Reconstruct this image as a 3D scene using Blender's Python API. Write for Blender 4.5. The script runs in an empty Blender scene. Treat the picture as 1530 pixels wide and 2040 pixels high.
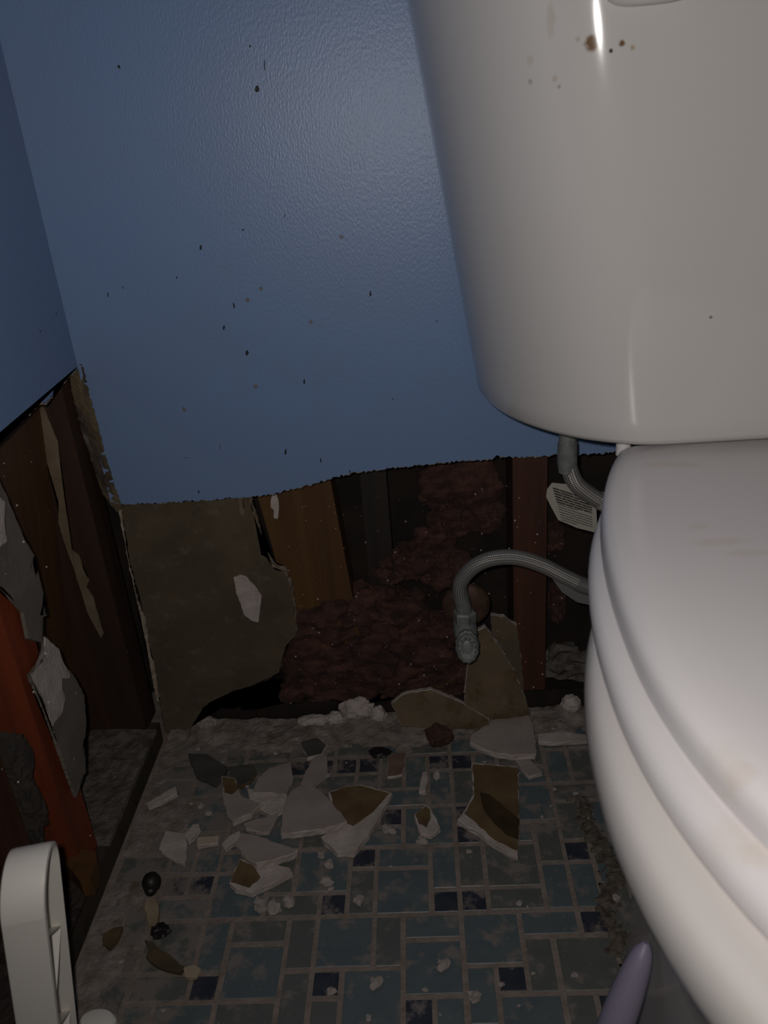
import bpy, bmesh, math, random
from mathutils import Vector, Matrix, noise
from mathutils.bvhtree import BVHTree
S = bpy.context.scene
COL = S.collection
PI = math.pi

# ------------------------------------------------------------------ camera
F_PX, CAM_H = 1637.3, 0.6732
PITCH, ROLL, YAW = 0.4376, -0.0821, -0.05895
_f = Vector((math.sin(YAW)*math.cos(PITCH), math.cos(YAW)*math.cos(PITCH), -math.sin(PITCH)))
_r0 = Vector((math.cos(YAW), -math.sin(YAW), 0)); _u0 = _r0.cross(_f)
_r = _r0*math.cos(ROLL) + _u0*math.sin(ROLL); _u = -_r0*math.sin(ROLL) + _u0*math.cos(ROLL)
CAM = Vector((0, 0, CAM_H))
cd = bpy.data.cameras.new('camera'); cam = bpy.data.objects.new('camera', cd); COL.objects.link(cam)
cd.sensor_fit = 'HORIZONTAL'; cd.sensor_width = 36; cd.lens = 36*F_PX/1530
cd.clip_start = 0.01
cd.dof.use_dof = True; cd.dof.focus_distance = 0.85; cd.dof.aperture_fstop = 13
cam.matrix_world = Matrix((( _r.x, _u.x, -_f.x, CAM.x), (_r.y, _u.y, -_f.y, CAM.y), (_r.z, _u.z, -_f.z, CAM.z), (0,0,0,1)))
S.camera = cam

# ------------------------------------------------------------------ world, light, exposure
w = bpy.data.worlds.new('world'); S.world = w; w.use_nodes = True
w.node_tree.nodes['Background'].inputs[0].default_value = (0.6, 0.7, 1.0, 1)
w.node_tree.nodes['Background'].inputs[1].default_value = 0.0
S.view_settings.view_transform = 'Standard'; S.view_settings.look = 'None'
S.view_settings.exposure = 0.0; S.view_settings.gamma = 1.0; S.view_settings.use_curve_mapping = False
ld = bpy.data.lights.new('phone_torch', 'SPOT'); lo = bpy.data.objects.new('phone_torch', ld); COL.objects.link(lo)
ld.energy = 6.4; ld.color = (1.0, 0.95, 0.91); ld.shadow_soft_size = 0.006
ld.spot_size = math.radians(172); ld.spot_blend = 1.0
lo.location = (-0.014, -0.004, 0.692)
lo.rotation_euler = (Vector((0.05, 0.80, 0.52)) - Vector(lo.location)).to_track_quat('-Z', 'Y').to_euler()

# ------------------------------------------------------------------ helpers
def ray(x, y): return (x-765)/F_PX*_r - (y-1020)/F_PX*_u + _f
def az(x, y, z=0.0): d = ray(x, y); return CAM + d*((z-CAM.z)/d.z)
def ay(x, y, Y): d = ray(x, y); return CAM + d*(Y/d.y)
def ax(x, y, X): d = ray(x, y); return CAM + d*(X/d.x)

def tag(o, label=None, cat=None, group=None, kind=None):
    if label: o['label'] = label
    if cat: o['category'] = cat
    if group: o['group'] = group
    if kind: o['kind'] = kind
    return o
def empty(name, loc):
    o = bpy.data.objects.new(name, None); COL.objects.link(o); o.location = loc; o.empty_display_size = .02
    return o
def build(name, bm, mats, parent=None, smooth=False, origin=None, recalc=True):
    """link bm (world coordinates) as one mesh object, origin at its base centre (or the parent's)"""
    if recalc: bmesh.ops.recalc_face_normals(bm, faces=bm.faces)
    if origin is None:
        xs = [v.co for v in bm.verts]
        origin = Vector((sum(c.x for c in xs)/len(xs), sum(c.y for c in xs)/len(xs), min(c.z for c in xs)))
    origin = Vector(origin)
    if parent is not None:
        pw = Vector((0,0,0)); p = parent
        while p: pw += p.location; p = p.parent
    else: pw = Vector((0,0,0))
    bmesh.ops.translate(bm, verts=bm.verts, vec=-origin)
    me = bpy.data.meshes.new(name); bm.to_mesh(me); bm.free()
    for m in (mats if isinstance(mats, (list, tuple)) else [mats]): me.materials.append(m)
    if smooth:
        for p_ in me.polygons: p_.use_smooth = True
        me.set_sharp_from_angle(angle=math.radians(38))
    o = bpy.data.objects.new(name, me); COL.objects.link(o)
    o.location = origin - pw
    if parent is not None: o.parent = parent
    return o
def structure(name, bm, mats, smooth=False):
    return tag(build(name, bm, mats, None, smooth, (0,0,0)), kind='structure')
def box(bm, a, b, mi=0):
    a, b = Vector(a), Vector(b)
    vs = [bm.verts.new((x, y, z)) for z in (a.z, b.z) for (x, y) in ((a.x,a.y),(b.x,a.y),(b.x,b.y),(a.x,b.y))]
    for f in ((0,3,2,1),(4,5,6,7),(0,1,5,4),(1,2,6,5),(2,3,7,6),(3,0,4,7)):
        bm.faces.new([vs[i] for i in f]).material_index = mi
def loft(bm, rings, cap0=True, cap1=True, mi=0):
    R = [[bm.verts.new(p) for p in r] for r in rings]; n = len(R[0])
    for a, b in zip(R, R[1:]):
        for i in range(n):
            bm.faces.new((a[i], a[(i+1)%n], b[(i+1)%n], b[i])).material_index = mi
    if cap0: bm.faces.new(R[0]).material_index = mi
    if cap1: bm.faces.new(R[-1]).material_index = mi
    return R
def tube(bm, pts, rad, n=16, mi=0, uv=False, caps=True):
    pts = [Vector(p) for p in pts]; rings = []; N = None
    rr = rad if isinstance(rad, (list, tuple)) else [rad]*len(pts)
    for i, p in enumerate(pts):
        t = (pts[min(i+1, len(pts)-1)] - pts[max(i-1, 0)]).normalized()
        if N is None: N = t.orthogonal().normalized()
        N = (N - t*N.dot(t)).normalized(); B = t.cross(N)
        rings.append([p + (N*math.cos(2*PI*k/n) + B*math.sin(2*PI*k/n))*rr[i] for k in range(n)])
    R = loft(bm, rings, caps, caps, mi)
    if uv:
        L = bm.loops.layers.uv.verify(); idx = {}
        d = 0
        for i, r in enumerate(R):
            if i: d += (pts[i]-pts[i-1]).length
            for k, v in enumerate(r): idx[v] = (k/n, d)
        for f in bm.faces:
            us = [idx[l.vert][0] for l in f.loops if l.vert in idx]
            for l in f.loops:
                if l.vert not in idx: continue
                u_, v_ = idx[l.vert]
                if max(us)-min(us) > .5 and u_ < .5: u_ += 1
                l[L].uv = (u_, v_)
    return R
def smooth_path(pts, n=10):
    pts = [Vector(p) for p in pts]; P = [2*pts[0]-pts[1]] + pts + [2*pts[-1]-pts[-2]]; out = []
    for i in range(1, len(P)-2):
        for k in range(n):
            t = k/n; a, b, c, d = P[i-1:i+3]
            out.append(.5*((2*b) + (c-a)*t + (2*a-5*b+4*c-d)*t*t + (3*b-a-3*c+d)*t**3))
    return out + [pts[-1]]
def jag(poly, seg, amp, rnd, closed=True, nrm=None):
    """subdivide a polygon and shake the new points inside its own plane"""
    out = []; n = len(poly)
    for i in range(n if closed else n-1):
        a, b = poly[i], poly[(i+1) % n]; L = (b-a).length; k = max(1, int(L/seg))
        for j in range(k):
            p = a.lerp(b, j/k)
            if j: 
                v = Vector((rnd.uniform(-1,1), rnd.uniform(-1,1), rnd.uniform(-1,1)))
                p = p + (v - nrm*v.dot(nrm) if nrm else v)*amp
            out.append(p)
    return out
def slab(bm, poly, off, seg=.005, amp=.0008, seed=1, mi_face=0, mi_side=1, crumble=.0012):
    """a broken board piece: jagged outline, crumbly side; poly is the face one sees, off points to its back"""
    rnd = random.Random(seed); off = Vector(off); nrm = off.normalized()
    P = jag([Vector(p) for p in poly], seg, amp, rnd, True, nrm)
    c = sum(P, Vector())/len(P)
    rings = [P]
    for t in (.12, .5, .88):
        rings.append([p + off*t + (p-c).normalized()*rnd.uniform(-.2, 1)*crumble for p in P])
    rings.append([p + off for p in P])
    R = loft(bm, rings, True, True, mi_side)
    bm.faces.ensure_lookup_table()
    caps = [f for f in bm.faces if len(f.verts) == len(P) and set(f.verts) == set(R[0])]
    for f in caps: f.material_index = mi_face
    bmesh.ops.triangulate(bm, faces=[f for f in bm.faces if len(f.verts) > 4], ngon_method='EAR_CLIP')
def lump(bm, c, r, rnd, sub=3, amp=.35, freq=1.5, mi=0):
    """a lumpy blob"""
    c = Vector(c); r = Vector(r); sd = Vector((rnd.uniform(-9,9), rnd.uniform(-9,9), rnd.uniform(-9,9)))
    g = bmesh.ops.create_icosphere(bm, subdivisions=sub, radius=1)
    for v in g['verts']:
        d = v.co.copy()
        k = 1 + amp*noise.fractal(d*freq + sd, 1.0, 2.0, 4)
        v.co = c + Vector((d.x*r.x, d.y*r.y, d.z*r.z))*k
    for v in g['verts']:
        for f in v.link_faces: f.material_index = mi

# ------------------------------------------------------------------ materials
def M(name, col, rough=.6, var=None, scale=30, bump=0, bscale=80, metal=0, spec=.5, stretch=(1,1,1), contrast=(.35,.65), detail=5, coat=0):
    m = bpy.data.materials.new(name); m.use_nodes = True; nt = m.node_tree; b = nt.nodes['Principled BSDF']
    b.inputs['Base Color'].default_value = (*col, 1); b.inputs['Roughness'].default_value = rough
    b.inputs['Metallic'].default_value = metal; b.inputs['Specular IOR Level'].default_value = spec
    b.inputs['Coat Weight'].default_value = coat
    tc = nt.nodes.new('ShaderNodeTexCoord'); mp = nt.nodes.new('ShaderNodeMapping'); mp.inputs['Scale'].default_value = stretch
    nt.links.new(tc.outputs['Object'], mp.inputs['Vector'])
    m['n'] = 0
    if var:
        nz = nt.nodes.new('ShaderNodeTexNoise'); nz.inputs['Scale'].default_value = scale; nz.inputs['Detail'].default_value = detail
        cr = nt.nodes.new('ShaderNodeValToRGB'); cr.color_ramp.elements[0].position, cr.color_ramp.elements[1].position = contrast
        cr.color_ramp.elements[0].color = (*col, 1); cr.color_ramp.elements[1].color = (*var, 1)
        nt.links.new(mp.outputs[0], nz.inputs['Vector']); nt.links.new(nz.outputs['Fac'], cr.inputs[0]); nt.links.new(cr.outputs[0], b.inputs['Base Color'])
    if bump:
        n2 = nt.nodes.new('ShaderNodeTexNoise'); n2.inputs['Scale'].default_value = bscale; n2.inputs['Detail'].default_value = 6
        bp = nt.nodes.new('ShaderNodeBump'); bp.inputs['Strength'].default_value = bump; bp.inputs['Distance'].default_value = .002
        nt.links.new(mp.outputs[0], n2.inputs['Vector']); nt.links.new(n2.outputs['Fac'], bp.inputs['Height']); nt.links.new(bp.outputs[0], b.inputs['Normal'])
    return m
def overlay(m, col, scale, lo_, hi_, strength=1.0, detail=8, stretch=(1,1,1), offset=(0,0,0)):
    """a second colour laid over a material where a noise is high: dust, stains, wear"""
    nt = m.node_tree; b = nt.nodes['Principled BSDF']; inp = b.inputs['Base Color']
    tc = nt.nodes.new('ShaderNodeTexCoord'); mp = nt.nodes.new('ShaderNodeMapping'); mp.inputs['Scale'].default_value = stretch; mp.inputs['Location'].default_value = offset
    nz = nt.nodes.new('ShaderNodeTexNoise'); nz.inputs['Scale'].default_value = scale; nz.inputs['Detail'].default_value = detail; nz.inputs['Roughness'].default_value = .65
    mr = nt.nodes.new('ShaderNodeMapRange'); mr.inputs['From Min'].default_value = lo_; mr.inputs['From Max'].default_value = hi_; mr.inputs['To Max'].default_value = strength
    mx = nt.nodes.new('ShaderNodeMix'); mx.data_type = 'RGBA'
    nt.links.new(tc.outputs['Object'], mp.inputs[0]); nt.links.new(mp.outputs[0], nz.inputs['Vector']); nt.links.new(nz.outputs['Fac'], mr.inputs[0])
    nt.links.new(mr.outputs[0], mx.inputs['Factor'])
    if inp.links: nt.links.new(inp.links[0].from_socket, mx.inputs['A'])
    else: mx.inputs['A'].default_value = inp.default_value
    mx.inputs['B'].default_value = (*col, 1)
    nt.links.new(mx.outputs['Result'], inp)
    return mr
def spots(m, items):
    """stains of their own shape: (centre in object space, radius xyz, colour, strength)"""
    nt = m.node_tree; b = nt.nodes['Principled BSDF']; inp = b.inputs['Base Color']
    tc = nt.nodes.new('ShaderNodeTexCoord')
    nz = nt.nodes.new('ShaderNodeTexNoise'); nz.inputs['Scale'].default_value = 260; nz.inputs['Detail'].default_value = 5
    nt.links.new(tc.outputs['Object'], nz.inputs['Vector'])
    for c, r, col, st in items:
        mp = nt.nodes.new('ShaderNodeMapping'); mp.vector_type = 'TEXTURE'
        mp.inputs['Location'].default_value = c; mp.inputs['Scale'].default_value = r
        ln = nt.nodes.new('ShaderNodeVectorMath'); ln.operation = 'LENGTH'
        ad = nt.nodes.new('ShaderNodeMath'); ad.operation = 'ADD'
        mul = nt.nodes.new('ShaderNodeMath'); mul.operation = 'MULTIPLY'; mul.inputs[1].default_value = 1.0
        mr = nt.nodes.new('ShaderNodeMapRange'); mr.inputs['From Min'].default_value = 1.6; mr.inputs['From Max'].default_value = 1.0; mr.inputs['To Max'].default_value = st
        mx = nt.nodes.new('ShaderNodeMix'); mx.data_type = 'RGBA'; mx.inputs['B'].default_value = (*col, 1)
        nt.links.new(tc.outputs['Object'], mp.inputs[0]); nt.links.new(mp.outputs[0], ln.inputs[0]); nt.links.new(nz.outputs['Fac'], mul.inputs[0])
        nt.links.new(ln.outputs['Value'], ad.inputs[0]); nt.links.new(mul.outputs[0], ad.inputs[1]); nt.links.new(ad.outputs[0], mr.inputs[0])
        nt.links.new(mr.outputs[0], mx.inputs['Factor'])
        if inp.links: nt.links.new(inp.links[0].from_socket, mx.inputs['A'])
        else: mx.inputs['A'].default_value = inp.default_value
        nt.links.new(mx.outputs['Result'], inp)
    return m

blue = M('blue_paint', (.175, .268, .455), .36, bump=.20, bscale=620, spec=.5, stretch=(1, 1, .45))
overlay(blue, (.185, .255, .405), 9, .45, .75, .5)
torn_edge = M('torn_paper_edge', (.42, .36, .28), .9, (.22, .16, .11), 180, .5, 300)
speck_m = M('black_speck', (.008, .008, .008), .6)
faint_m = M('brown_mark', (.14, .17, .24), .5, (.2, .15, .1), 300)
gypsum = M('white_gypsum', (.50, .435, .40), .95, (.38, .32, .285), 60, .5, 260)
gyp_grey = M('grey_board_paper', (.34, .285, .26), .9, (.28, .23, .21), 35, .25, 200)
brown_paper = M('brown_board_paper', (.11, .083, .05), .9, (.075, .055, .034), 14, .2, 150)
overlay(brown_paper, (.17, .145, .115), 60, .55, .8, .7)
overlay(brown_paper, (.05, .035, .02), 9, .58, .75, .8, offset=(3,1,4))
grey_paper = M('grey_brown_paper', (.16, .135, .115), .9, (.11, .09, .07), 22, .25, 160)
overlay(grey_paper, (.30, .27, .26), 26, .56, .7, .7)
stain_paper = M('water_stained_paper', (.155, .10, .045), .85, (.10, .062, .025), 30, .2, 150)
lean_paper = M('leaning_board_paper', (.16, .115, .068), .9, (.11, .078, .045), 28, .2, 150)
overlay(lean_paper, (.075, .045, .015), 20, .50, .60, .85)
overlay(lean_paper, (.20,.17,.145), 40, .6, .75, .6, offset=(2,5,1))
dark_stain = M('dark_stain', (.06, .035, .012), .7, (.035, .02, .008), 40)
dark_chip = M('dark_grey_chip', (.085, .08, .07), .85, (.055, .05, .042), 40, .2, 150)
def wood(name, c, v, st=(1, 1, .06)):
    m = M(name, c, .62, v, 60, .25, 130, stretch=st, contrast=(.3, .7))
    overlay(m, (.30, .25, .22), 140, .72, .76, .8)
    return m
wood_dark = wood('dark_brown_wood', (.05, .022, .012), (.026, .012, .008))
wood_black = wood('blackened_wood', (.012, .009, .007), (.022, .015, .011))
wood_orange = wood('orange_brown_wood', (.125, .056, .014), (.07, .030, .009))
wood_panel = wood('brown_panel_wood', (.105, .045, .014), (.06, .026, .01))
wood_red = wood('red_brown_wood', (.23, .042, .012), (.12, .026, .01))
wood_redd = wood('dull_red_wood', (.085, .028, .013), (.04, .014, .008))
paper_strip_m = M('tan_paper', (.19, .145, .095), .9, (.12, .085, .045), 30, .2, 120)
porcelain = M('white_porcelain', (.585, .56, .54), .09, spec=.5, coat=.0)
porcelain_b = M('white_porcelain_bowl', (.655, .615, .585), .16, spec=.5)
seat_plastic = M('white_seat_enamel', (.74, .705, .70), .30, spec=.4)
chrome = M('brushed_metal', (.5, .5, .48), .32, (.20, .20, .18), 300, .1, 300, metal=.9)
dull_metal = M('dull_grey_fitting', (.25, .26, .245), .45, (.17, .185, .175), 120, .15, 200, metal=.25)
rust_m = M('rusty_brown_metal', (.10, .055, .035), .6, (.05, .026, .016), 90, .2, 200, metal=.2)
pink = M('pink_glass_wool', (.10, .043, .033), 1.0, (.032, .014, .010), 45, 1.0, 320, stretch=(1,1,2.2))
overlay(pink, (.17, .08, .025), 17, .60, .72, .75)
overlay(pink, (.05, .034, .027), 30, .55, .7, .7, offset=(5,2,1))
rubble_m = M('grey_rubble', (.165, .145, .125), 1.0, (.075, .062, .05), 85, 1.0, 300)
overlay(rubble_m, (.26, .23, .215), 130, .6, .7, .7)
dust_m = M('plaster_dust', (.28, .24, .21), 1.0, (.16, .13, .105), 60, .8, 300)
overlay(dust_m, (.33, .275, .245), 34, .56, .70, .8, offset=(4,1,0))
overlay(dust_m, (.15, .085, .03), 24, .57, .68, .75)
overlay(dust_m, (.05, .04, .03), 70, .64, .72, .8, offset=(1,7,0))
grit_m = M('brown_grit', (.16, .13, .10), 1.0, (.06, .045, .034), 160, 1.0, 350)
white_plastic = M('white_plastic', (.74, .70, .64), .4, spec=.4)
lav_plastic = M('lavender_plastic', (.27, .24, .33), .45)
black_m = M('black_debris', (.012, .010, .009), .5)
brown_lump_m = M('brown_crumb', (.07, .032, .02), .9, (.04, .02, .012), 120, .5, 200)
tag_m = M('printed_tag_card', (.34, .315, .27), .6)
ink = M('tag_ink', (.035, .03, .025), .7)
room_white = M('room_paint', (.30, .36, .45), .7)
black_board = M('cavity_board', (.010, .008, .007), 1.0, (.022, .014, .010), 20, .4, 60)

# hose: woven steel braid from UV
braid = bpy.data.materials.new('steel_braid'); braid.use_nodes = True
nt = braid.node_tree; b = nt.nodes['Principled BSDF']; b.inputs['Metallic'].default_value = .4; b.inputs['Roughness'].default_value = .36
uvn = nt.nodes.new('ShaderNodeUVMap'); waves = []
for sgn in (1, -1):
    mp = nt.nodes.new('ShaderNodeMapping'); mp.inputs['Scale'].default_value = (9, sgn*300, 1)
    sep = nt.nodes.new('ShaderNodeSeparateXYZ'); ad = nt.nodes.new('ShaderNodeMath'); ad.operation = 'ADD'
    sn = nt.nodes.new('ShaderNodeMath'); sn.operation = 'SINE'; ml = nt.nodes.new('ShaderNodeMath'); ml.operation = 'MULTIPLY'; ml.inputs[1].default_value = 2*PI
    nt.links.new(uvn.outputs[0], mp.inputs[0]); nt.links.new(mp.outputs[0], sep.inputs[0])
    nt.links.new(sep.outputs[0], ad.inputs[0]); nt.links.new(sep.outputs[1], ad.inputs[1]); nt.links.new(ad.outputs[0], ml.inputs[0]); nt.links.new(ml.outputs[0], sn.inputs[0]); waves.append(sn)
mxx = nt.nodes.new('ShaderNodeMath'); mxx.operation = 'MULTIPLY'; nt.links.new(waves[0].outputs[0], mxx.inputs[0]); nt.links.new(waves[1].outputs[0], mxx.inputs[1])
mr = nt.nodes.new('ShaderNodeMapRange'); mr.inputs['From Min'].default_value = -1; nt.links.new(mxx.outputs[0], mr.inputs[0])
cr = nt.nodes.new('ShaderNodeValToRGB'); cr.color_ramp.elements[0].color = (.07, .066, .06, 1); cr.color_ramp.elements[1].color = (.50, .48, .45, 1)
nt.links.new(mr.outputs[0], cr.inputs[0]); nt.links.new(cr.outputs[0], b.inputs['Base Color'])
bp = nt.nodes.new('ShaderNodeBump'); bp.inputs['Strength'].default_value = .5; bp.inputs['Distance'].default_value = .0015
nt.links.new(mr.outputs[0], bp.inputs['Height']); nt.links.new(bp.outputs[0], b.inputs['Normal'])

# tiles: dust lies thicker towards the broken walls
def tile_mat(name, c, v):
    m = M(name, c, .42, v, 45, .12, 120)
    mr = overlay(m, (.245, .205, .18), 42, .50, .66, .75, 12, offset=(1.3, .4, 0))
    nt = m.node_tree; tc = nt.nodes.new('ShaderNodeTexCoord'); sep = nt.nodes.new('ShaderNodeSeparateXYZ'); nt.links.new(tc.outputs['Object'], sep.inputs[0])
    gy = nt.nodes.new('ShaderNodeMapRange'); gy.inputs['From Min'].default_value = .42; gy.inputs['From Max'].default_value = .66; gy.inputs['To Min'].default_value = .56; gy.inputs['To Max'].default_value = .49
    nt.links.new(sep.outputs[1], gy.inputs[0])
    gx = nt.nodes.new('ShaderNodeMapRange'); gx.inputs['From Min'].default_value = -.17; gx.inputs['From Max'].default_value = -.30; gx.inputs['To Max'].default_value = -.13
    nt.links.new(sep.outputs[0], gx.inputs[0])
    ad = nt.nodes.new('ShaderNodeMath'); ad.operation = 'ADD'; nt.links.new(gy.outputs[0], ad.inputs[0]); nt.links.new(gx.outputs[0], ad.inputs[1])
    ad2 = nt.nodes.new('ShaderNodeMath'); ad2.operation = 'ADD'; nt.links.new(ad.outputs[0], ad2.inputs[0]); ad2.inputs[1].default_value = .10
    nt.links.new(ad.outputs[0], mr.inputs['From Min']); nt.links.new(ad2.outputs[0], mr.inputs['From Max'])
    return m
t_blue = tile_mat('blue_grey_tile', (.112, .140, .144), (.096, .122, .130))
t_green = tile_mat('green_grey_tile', (.120, .128, .114), (.105, .112, .102))
t_navy = tile_mat('navy_tile', (.026, .030, .044), (.042, .046, .058))
grout = M('grout', (.27, .22, .188), .95, (.20, .16, .13), 70, .6, 250)
overlay(grout, (.15, .10, .05), 18, .6, .75, .5)

# ------------------------------------------------------------------ the setting
TX, TY, TP = -.1258, .5665, .027            # mosaic module of one inch and a joint
XL, YB = -.342, .80                          # painted faces of the left and back wall
def floor():
    bm = bmesh.new()
    box(bm, (-.46, -1.3, -.05), (.95, .93, 0), 0)
    known = []
    for i, j in ((0,0),(4,0),(5,0),(9,1),(6,3),(-5,-1),(-4,3),(0,3),(3,4),(1,-2),(2,-4),(5,-3),(9,-2),(5,-7),(-7,2),(9,4),(-2,-7),(-1,-7),(1,-7)):
        known.append((i, j, 1, 1, 2))
    for i, j, a, b_ in ((1,-1,1,2),(2,-1,2,2),(4,-2,1,2),(5,-2,1,2),(6,-2,2,2),(6,0,2,1),(8,-1,1,2),(9,-1,1,2),(8,-3,1,2),(9,-4,1,2),(10,-4,1,2),(7,-5,2,2),
                        (-2,0,2,1),(-4,-1,2,2),(-6,0,2,1),(-3,1,2,1),(-3,2,2,2),(-1,1,1,2),(0,1,2,2),(2,1,1,2),(3,1,2,1),(3,2,2,2),(4,4,1,2),(-1,3,1,2),(1,3,2,2),
                        (0,4,1,2),(-4,1,1,2),(-6,1,2,2),(-6,3,2,1),(-5,4,2,2),(-3,4,2,1),(5,1,2,2),(7,1,2,1),(5,3,1,2),(7,2,1,2),(8,2,2,2),(6,4,2,2),(8,4,1,2),
                        (2,-2,2,1),(-1,-2,2,2),(1,-3,2,1),(3,-4,2,2),(2,-5,2,1),(4,-6,1,2),(5,-6,1,2),(-1,-6,2,2),(1,-6,1,2),(-1,-3,2,1),(-4,-2,2,1)):
        known.append((i, j, a, b_, None))
    occ = set(); rnd = random.Random(5)
    cells = []
    for t in known:
        c = [(t[0]+a, t[1]+b_) for a in range(t[2]) for b_ in range(t[3])]
        if any(k in occ for k in c): continue
        occ.update(c); cells.append(t)
    I0, I1, J0, J1 = -8, 18, -9, 16
    for j in range(J0, J1):
        for i in range(I0, I1):
            if (i, j) in occ: continue
            ch = [(2,2),(1,2),(2,1),(2,1),(1,2)]; rnd.shuffle(ch)
            for a, b_ in ch + [(1,1)]:
                c = [(i+p, j+q) for p in range(a) for q in range(b_)]
                if all(k not in occ for k in c) and i+a <= I1 and j+b_ <= J1: break
            occ.update(c); cells.append((i, j, a, b_, 2 if (a, b_) == (1,1) else None))
    g = .0025
    for i, j, a, b_, k in cells:
        x0, x1 = TX+i*TP+g, TX+(i+a)*TP-g; y1, y0 = TY-j*TP-g, TY-(j+b_)*TP+g
        x0 = max(x0, XL+.004); y1 = min(y1, YB-.004)
        if x1-x0 < .006 or y1-y0 < .006: continue
        if k is None: k = (0 if rnd.random() < .75 else 1) if (a, b_) == (2,2) else (1 if rnd.random() < .6 else 0)
        mi = {0:1, 1:2, 2:3}[k]; e = .0005; h = .0004+rnd.uniform(-.0001,.0001)
        jx, jy = rnd.uniform(-.0005,.0005), rnd.uniform(-.0005,.0005)
        x0 += jx; x1 += jx; y0 += jy; y1 += jy
        lo_ = [bm.verts.new((x, y, 0)) for x, y in ((x0,y0),(x1,y0),(x1,y1),(x0,y1))]
        hi_ = [bm.verts.new((x, y, h)) for x, y in ((x0+e,y0+e),(x1-e,y0+e),(x1-e,y1-e),(x0+e,y1-e))]
        bm.faces.new(hi_).material_index = mi
        for q in range(4): bm.faces.new((lo_[q], lo_[(q+1)%4], hi_[(q+1)%4], hi_[q])).material_index = mi
    structure('floor', bm, [grout, t_blue, t_green, t_navy])
floor()

def wall_specks(bm, items, place, nrm, mi):
    for (px, py, wx, wz, tilt) in items:
        c = place(px, py); n = 9
        ring0, ring1 = [], []
        for k in range(n):
            a = 2*PI*k/n; dx, dz = math.cos(a)*wx*(1+.2*math.sin(3*a+px)), math.sin(a)*wz
            dx += dz*tilt
            t = Vector((dx, 0, dz)) if abs(nrm.y) > .5 else Vector((0, dx, dz))
            ring0.append(c + t); ring1.append(c + t*.7 + nrm*.0005)
        R = loft(bm, [ring0, ring1], False, True, mi)
def wall_back():
    rnd = random.Random(11); bm = bmesh.new()
    edge = [(1700,870),(1240,897),(1180,905),(1110,905),(1085,909),(1040,910),(985,909),(980,915),(900,920),(800,930),(700,942),(600,970),(530,987),(490,990),(400,997),(300,1002),(240,1005)]
    E_ = [ay(x, y, YB) for x, y in edge]
    J = jag(E_, .0022, .0, rnd, False) + [E_[-1]]
    J = [Vector((p.x, YB, p.z + (rnd.uniform(-.0012,.0012) if 0 < k < len(J)-1 else 0))) for k, p in enumerate(J)]
    J[0] = Vector((.95, YB, J[0].z))
    zc = ay(159, 722, YB).z
    P = J + [Vector((XL+.001, YB, E_[-1].z+.004)), Vector((XL, YB, zc)), Vector((XL, YB, 1.4)), Vector((.95, YB, 1.4))]
    slab_face = [bm.verts.new(p) for p in P]; mid = [bm.verts.new(p + Vector((0, .0008, -rnd.uniform(.0005,.0016) if k < len(J) else 0))) for k, p in enumerate(P)]; back = [bm.verts.new(p + Vector((0, .0127, .0015*rnd.random()))) for p in P]
    f = bm.faces.new(slab_face); f.material_index = 0
    n = len(P)
    for A, B in ((slab_face, mid), (mid, back)):
        for i in range(n): bm.faces.new((A[i], A[(i+1)%n], B[(i+1)%n], B[i])).material_index = 1
    bm.faces.new(back).material_index = 1
    bmesh.ops.triangulate(bm, faces=[f for f in bm.faces if len(f.verts) > 4], ngon_method='EAR_CLIP')
    m = .0010
    blk = [(237,133,1.2,1.4,0),(527,130,.5,4.5,.1),(512,177,2.0,2.6,.1),(400,493,1.1,2.2,.3),(215,587,.5,2.6,0),(245,573,.4,1.5,0),(466,609,.8,2.9,0),(446,653,1.0,2.4,.25),
           (492,703,1.6,2.6,.2),(738,585,.9,2.8,.05),(606,760,.9,2.8,.1),(569,900,1.0,3.6,.2),(639,917,.7,2.6,0),(697,940,.6,2.4,0),(484,458,.9,.9,0),(567,430,.4,2.2,.5),(352,553,.5,1.4,0),
           (396,980,.7,2.2,.2),(498,92,.9,1.0,0),(870,640,.5,1.0,0),(782,795,.5,.9,0)]
    wall_specks(bm, [(a, b_, c*m, d*m, t) for a, b_, c, d, t in blk], lambda x, y: ay(x, y, YB), Vector((0,-1,0)), 2)
    brn = [(493,597,2.0,2.4,0),(619,641,1.8,2.0,0),(367,815,1.8,3.0,0),(370,912,3.0,.6,0),(438,890,.7,3.2,0),(509,770,2.2,2.2,0),(520,575,1.8,1.8,0),(680,472,2.0,1.8,0)]
    wall_specks(bm, [(a, b_, c*m, d*m, t) for a, b_, c, d, t in brn], lambda x, y: ay(x, y, YB), Vector((0,-1,0)), 3)
    structure('wall_back', bm, [blue, torn_edge, speck_m, faint_m])
wall_back()
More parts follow.
